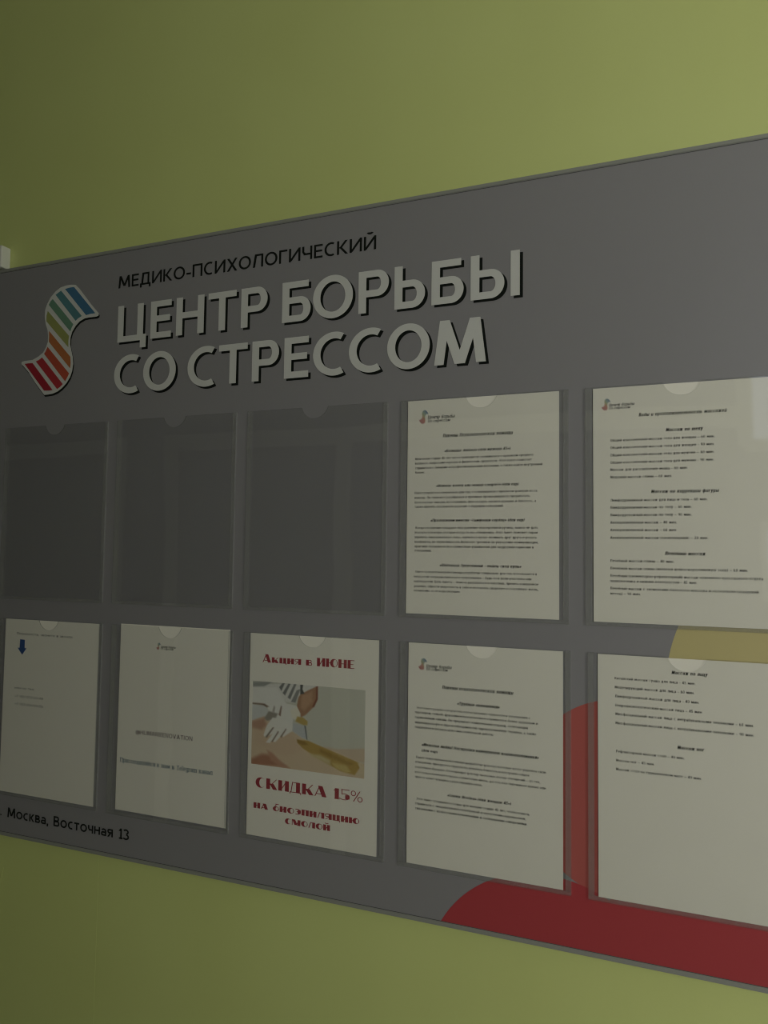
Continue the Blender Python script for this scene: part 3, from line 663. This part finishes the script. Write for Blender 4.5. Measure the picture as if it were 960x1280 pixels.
lg = poly_obj('logo', [LOGO_OUTLINE], -.0007, M['letter_white'], nb); lg['label'] = 'wavy ribbon emblem with a white border and eight coloured stripes'
SCOL = [(66, 110, 142), (82, 126, 134), (102, 138, 116), (146, 150, 90), (176, 108, 64), (178, 80, 60), (170, 52, 60), (156, 40, 54)]
SM = [mat('stripe_ink', lin(c), .4, .4, .01, 900) for c in SCOL]
poly_obj('logo_shadow', [[(x + .0018, z - .0034) for x, z in LOGO_OUTLINE]], -.0004, M['letter_black'], lg)
for i, s_ in enumerate(LOGO_STRIPES): poly_obj('logo_stripe', [s_], -.0010, SM[i], lg)

# ------------------------------------------------------------------ clear pockets
def pocket(px, pt, ph=.3030, pw=.2320):
    S = .0072; B = .0050
    cx = px + pw / 2; r = .0225; dep = .0168; cz = pt + (r - dep)
    a0 = math.asin((cz - pt) / r)
    arc = [(cx + r * math.cos(PI + a0 + (PI - 2 * a0) * i / 20), cz + r * math.sin(PI + a0 + (PI - 2 * a0) * i / 20)) for i in range(21)]
    pts = [(px, pt - ph), (px + pw, pt - ph), (px + pw, pt)] + arc[::-1] + [(px, pt)]
    o = slab('pocket', pts, -.0040, -.0028, M['sheet'], nb, M['edge'])
    for b in ((px + .0002, px + S, pt - ph + B, pt), (px + pw - S, px + pw - .0002, pt - ph + B, pt)):
        e = box('side_strip', (b[0], b[1], -.0027, -.0003, b[2], b[3]), M['strip'], o)
    box('bottom_strip', (px + .0002, px + pw - .0002, -.0027, -.0003, pt - ph + .0002, pt - ph + B - .0002), M['strip'], o)
for k in range(5):
    pocket(.2385 - .25275 * k, .3378)
for k in range(5):
    pocket(.2410 - .25275 * k, .0012)

# ------------------------------------------------------------------ printed sheets in the pockets
INFO = {
 'T4': ('printed_sheet', 'cream sheet of four bold-titled text blocks in the upper row, second pocket from the right'),
 'T5': ('printed_sheet', 'massage list with three bold headings in the upper right pocket, cut by the photo edge'),
 'B1': ('printed_sheet', 'dim white sheet with a blue down arrow and two phone numbers, lower left pocket'),
 'B2': ('printed_sheet', 'white sheet with a large social media handle and a blue serif line, above the address'),
 'B3': ('printed_poster', 'poster with crimson art deco lettering and a waxing photo in the lower row'),
 'B4': ('printed_sheet', 'cream sheet of three bold-titled text blocks between the poster and the red circles'),
 'B5': ('printed_sheet', 'sheet headed face massage with mostly empty lower half, lower right pocket'),
}
INK = {'h': 'ink', 'p': 'ink_soft', 'l': 'ink_soft', 'n': 'ink_soft', 'u': 'ink_plum', 's': 'ink_blue', 'd': 'ink_crimson', 'D': 'ink_crimson'}
PART = {'h': 'heading', 'p': 'paragraph', 'l': 'logo_text', 'n': 'note_text', 'u': 'handle_text', 's': 'serif_text', 'd': 'poster_text', 'D': 'poster_text'}
lx = [p[0] for p in LOGO_OUTLINE]; lz = [p[1] for p in LOGO_OUTLINE]
LX0, LX1, LZ0, LZ1 = min(lx), max(lx), min(lz), max(lz)
SHW, SHH = .210, .297
for key, (sx, sz, items) in SHEETS.items():
    nm, lab = INFO[key]
    # paper: thin sheet with a barely perceptible belly, origin at its bottom left corner
    nx_, nz_ = 10, 14
    V, F = [], []
    for side, yy in ((0, -.0012), (1, -.0010)):
        for j in range(nz_ + 1):
            for i in range(nx_ + 1):
                u, v = i / nx_, j / nz_
                V.append((u * SHW, yy, -v * SHH))
    n1 = (nx_ + 1) * (nz_ + 1)
    for j in range(nz_):
        for i in range(nx_):
            a = j * (nx_ + 1) + i
            F.append((a, a + nx_ + 1, a + nx_ + 2, a + 1)); F.append((n1 + a, n1 + a + 1, n1 + a + nx_ + 2, n1 + a + nx_ + 1))
    sh = link(nm, V, F, M['paper']); sh.location = (sx, 0, sz)
    tag(sh, lab, 'poster' if nm == 'printed_poster' else 'paper sheet', 'printed sheets in the board pockets')
    runs = []
    for it in items:
        if it[0] == 'G':
            _, a, b, zt, zb = it
            o = poly_obj('logo_print', [[(a + (x - LX0) / (LX1 - LX0) * (b - a), zb + (z - LZ0) / (LZ1 - LZ0) * (zt - zb)) for x, z in LOGO_STRIPES[0]]], -.00135, SM[0], sh)
            for q in range(1, 8):
                poly_obj('logo_stripe', [[(a + (x - LX0) / (LX1 - LX0) * (b - a), zb + (z - LZ0) / (LZ1 - LZ0) * (zt - zb)) for x, z in LOGO_STRIPES[q]]], -.00135, SM[q], o)
            continue
        if runs and runs[-1][0] == it[0] and it[0] in 'pl' and (it[0] != 'p' or abs(runs[-1][2] - it[3]) < .02): runs[-1][1].append(it); runs[-1][2] = it[3]
        else: runs.append([it[0], [it], it[3]])
    for st, its, _ in runs:
        P = []
        for _, a, b, z, t in its: P += text_polys(t, st, a, b, z)
        poly_obj(PART[st], P, -.00135, M[INK[st]], sh)
    if key == 'B1':
        o = poly_obj('arrow', [ARROW], -.00135, M['arrow'], sh); o['label'] = 'blue downward arrow'
    if key == 'B3':
        # the printed photograph: a dense grid with a colour per vertex, painted from soft-edged patches of ink
        a, b, z0_, z1_ = PHOTO
        NX, NZ = 200, 134
        rng = random.Random(3)
        shapes = []
        for rgb, soft, pts in PHOTO_SHAPES:
            gy = sum(rgb) / 3; rgb = tuple(q * .74 + gy * .26 + 4 for q in rgb)          # a worn, greyish print
            shapes.append((rgb, soft * 1.0, pts, min(p[0] for p in pts) - soft * 2, max(p[0] for p in pts) + soft * 2, min(p[1] for p in pts) - soft * 2, max(p[1] for p in pts) + soft * 2))
        def sd(px, py, pts):
            d = 1e9; ins = False
            for i in range(len(pts)):
                x1_, y1_ = pts[i - 1]; x2_, y2_ = pts[i]
                ex, ey = (x2_ - x1_) * 1.5, y2_ - y1_; wx, wy = (px - x1_) * 1.5, py - y1_
                t = max(0, min(1, (wx * ex + wy * ey) / (ex * ex + ey * ey + 1e-12)))
                q = (wx - ex * t) ** 2 + (wy - ey * t) ** 2
                if q < d: d = q
                if (y1_ > py) != (y2_ > py) and px < (x2_ - x1_) * (py - y1_) / (y2_ - y1_) + x1_: ins = not ins
            d = math.sqrt(d); return d if ins else -d
        V, F, C = [], [], []
        for j in range(NZ + 1):
            for i in range(NX + 1):
                u, v = i / NX, j / NZ
                c = list(shapes[0][0])
                for rgb, soft, pts, xa, xb, ya, yb in shapes[1:]:
                    if not (xa <= u <= xb and ya <= v <= yb): continue
                    t = max(0, min(1, .5 + sd(u, v, pts) / (2 * soft + .006)))
                    t = t * t * (3 - 2 * t)
                    c = [c[q] + (rgb[q] - c[q]) * t for q in range(3)]
                n_ = rng.uniform(-3, 3)
                V.append((a + (b - a) * u, -.00135, z1_ + (z0_ - z1_) * v)); C.append([max(0, min(255, q + n_)) for q in c])
        for j in range(NZ):
            for i in range(NX):
                q = j * (NX + 1) + i; F.append((q, q + NX + 1, q + NX + 2, q + 1))
        pm = bpy.data.materials.new('photo_print'); pm.use_nodes = True
        pb = pm.node_tree.nodes['Principled BSDF']; pb.inputs['Roughness'].default_value = .6
        at = pm.node_tree.nodes.new('ShaderNodeAttribute'); at.attribute_name = 'ink'
        pm.node_tree.links.new(at.outputs['Color'], pb.inputs['Base Color'])
        po = link('photo_print', V, F, pm, sh); po['label'] = 'printed photo of gloved hands spreading golden wax on a leg'
        ca = po.data.color_attributes.new('ink', 'FLOAT_COLOR', 'POINT')
        flat = []
        for c in C: flat += [*lin(c), 1.0]
        ca.data.foreach_set('color', flat)

# ------------------------------------------------------------------ small white box on the wall above the board's left end
jb = box('junction_box', (-.895, -.7950, -.0095, WY, .6352, .6760), M['box'], None, .0015)
tag(jb, 'small white plastic box on the green wall, resting on the board\'s upper left end', 'electrical box')
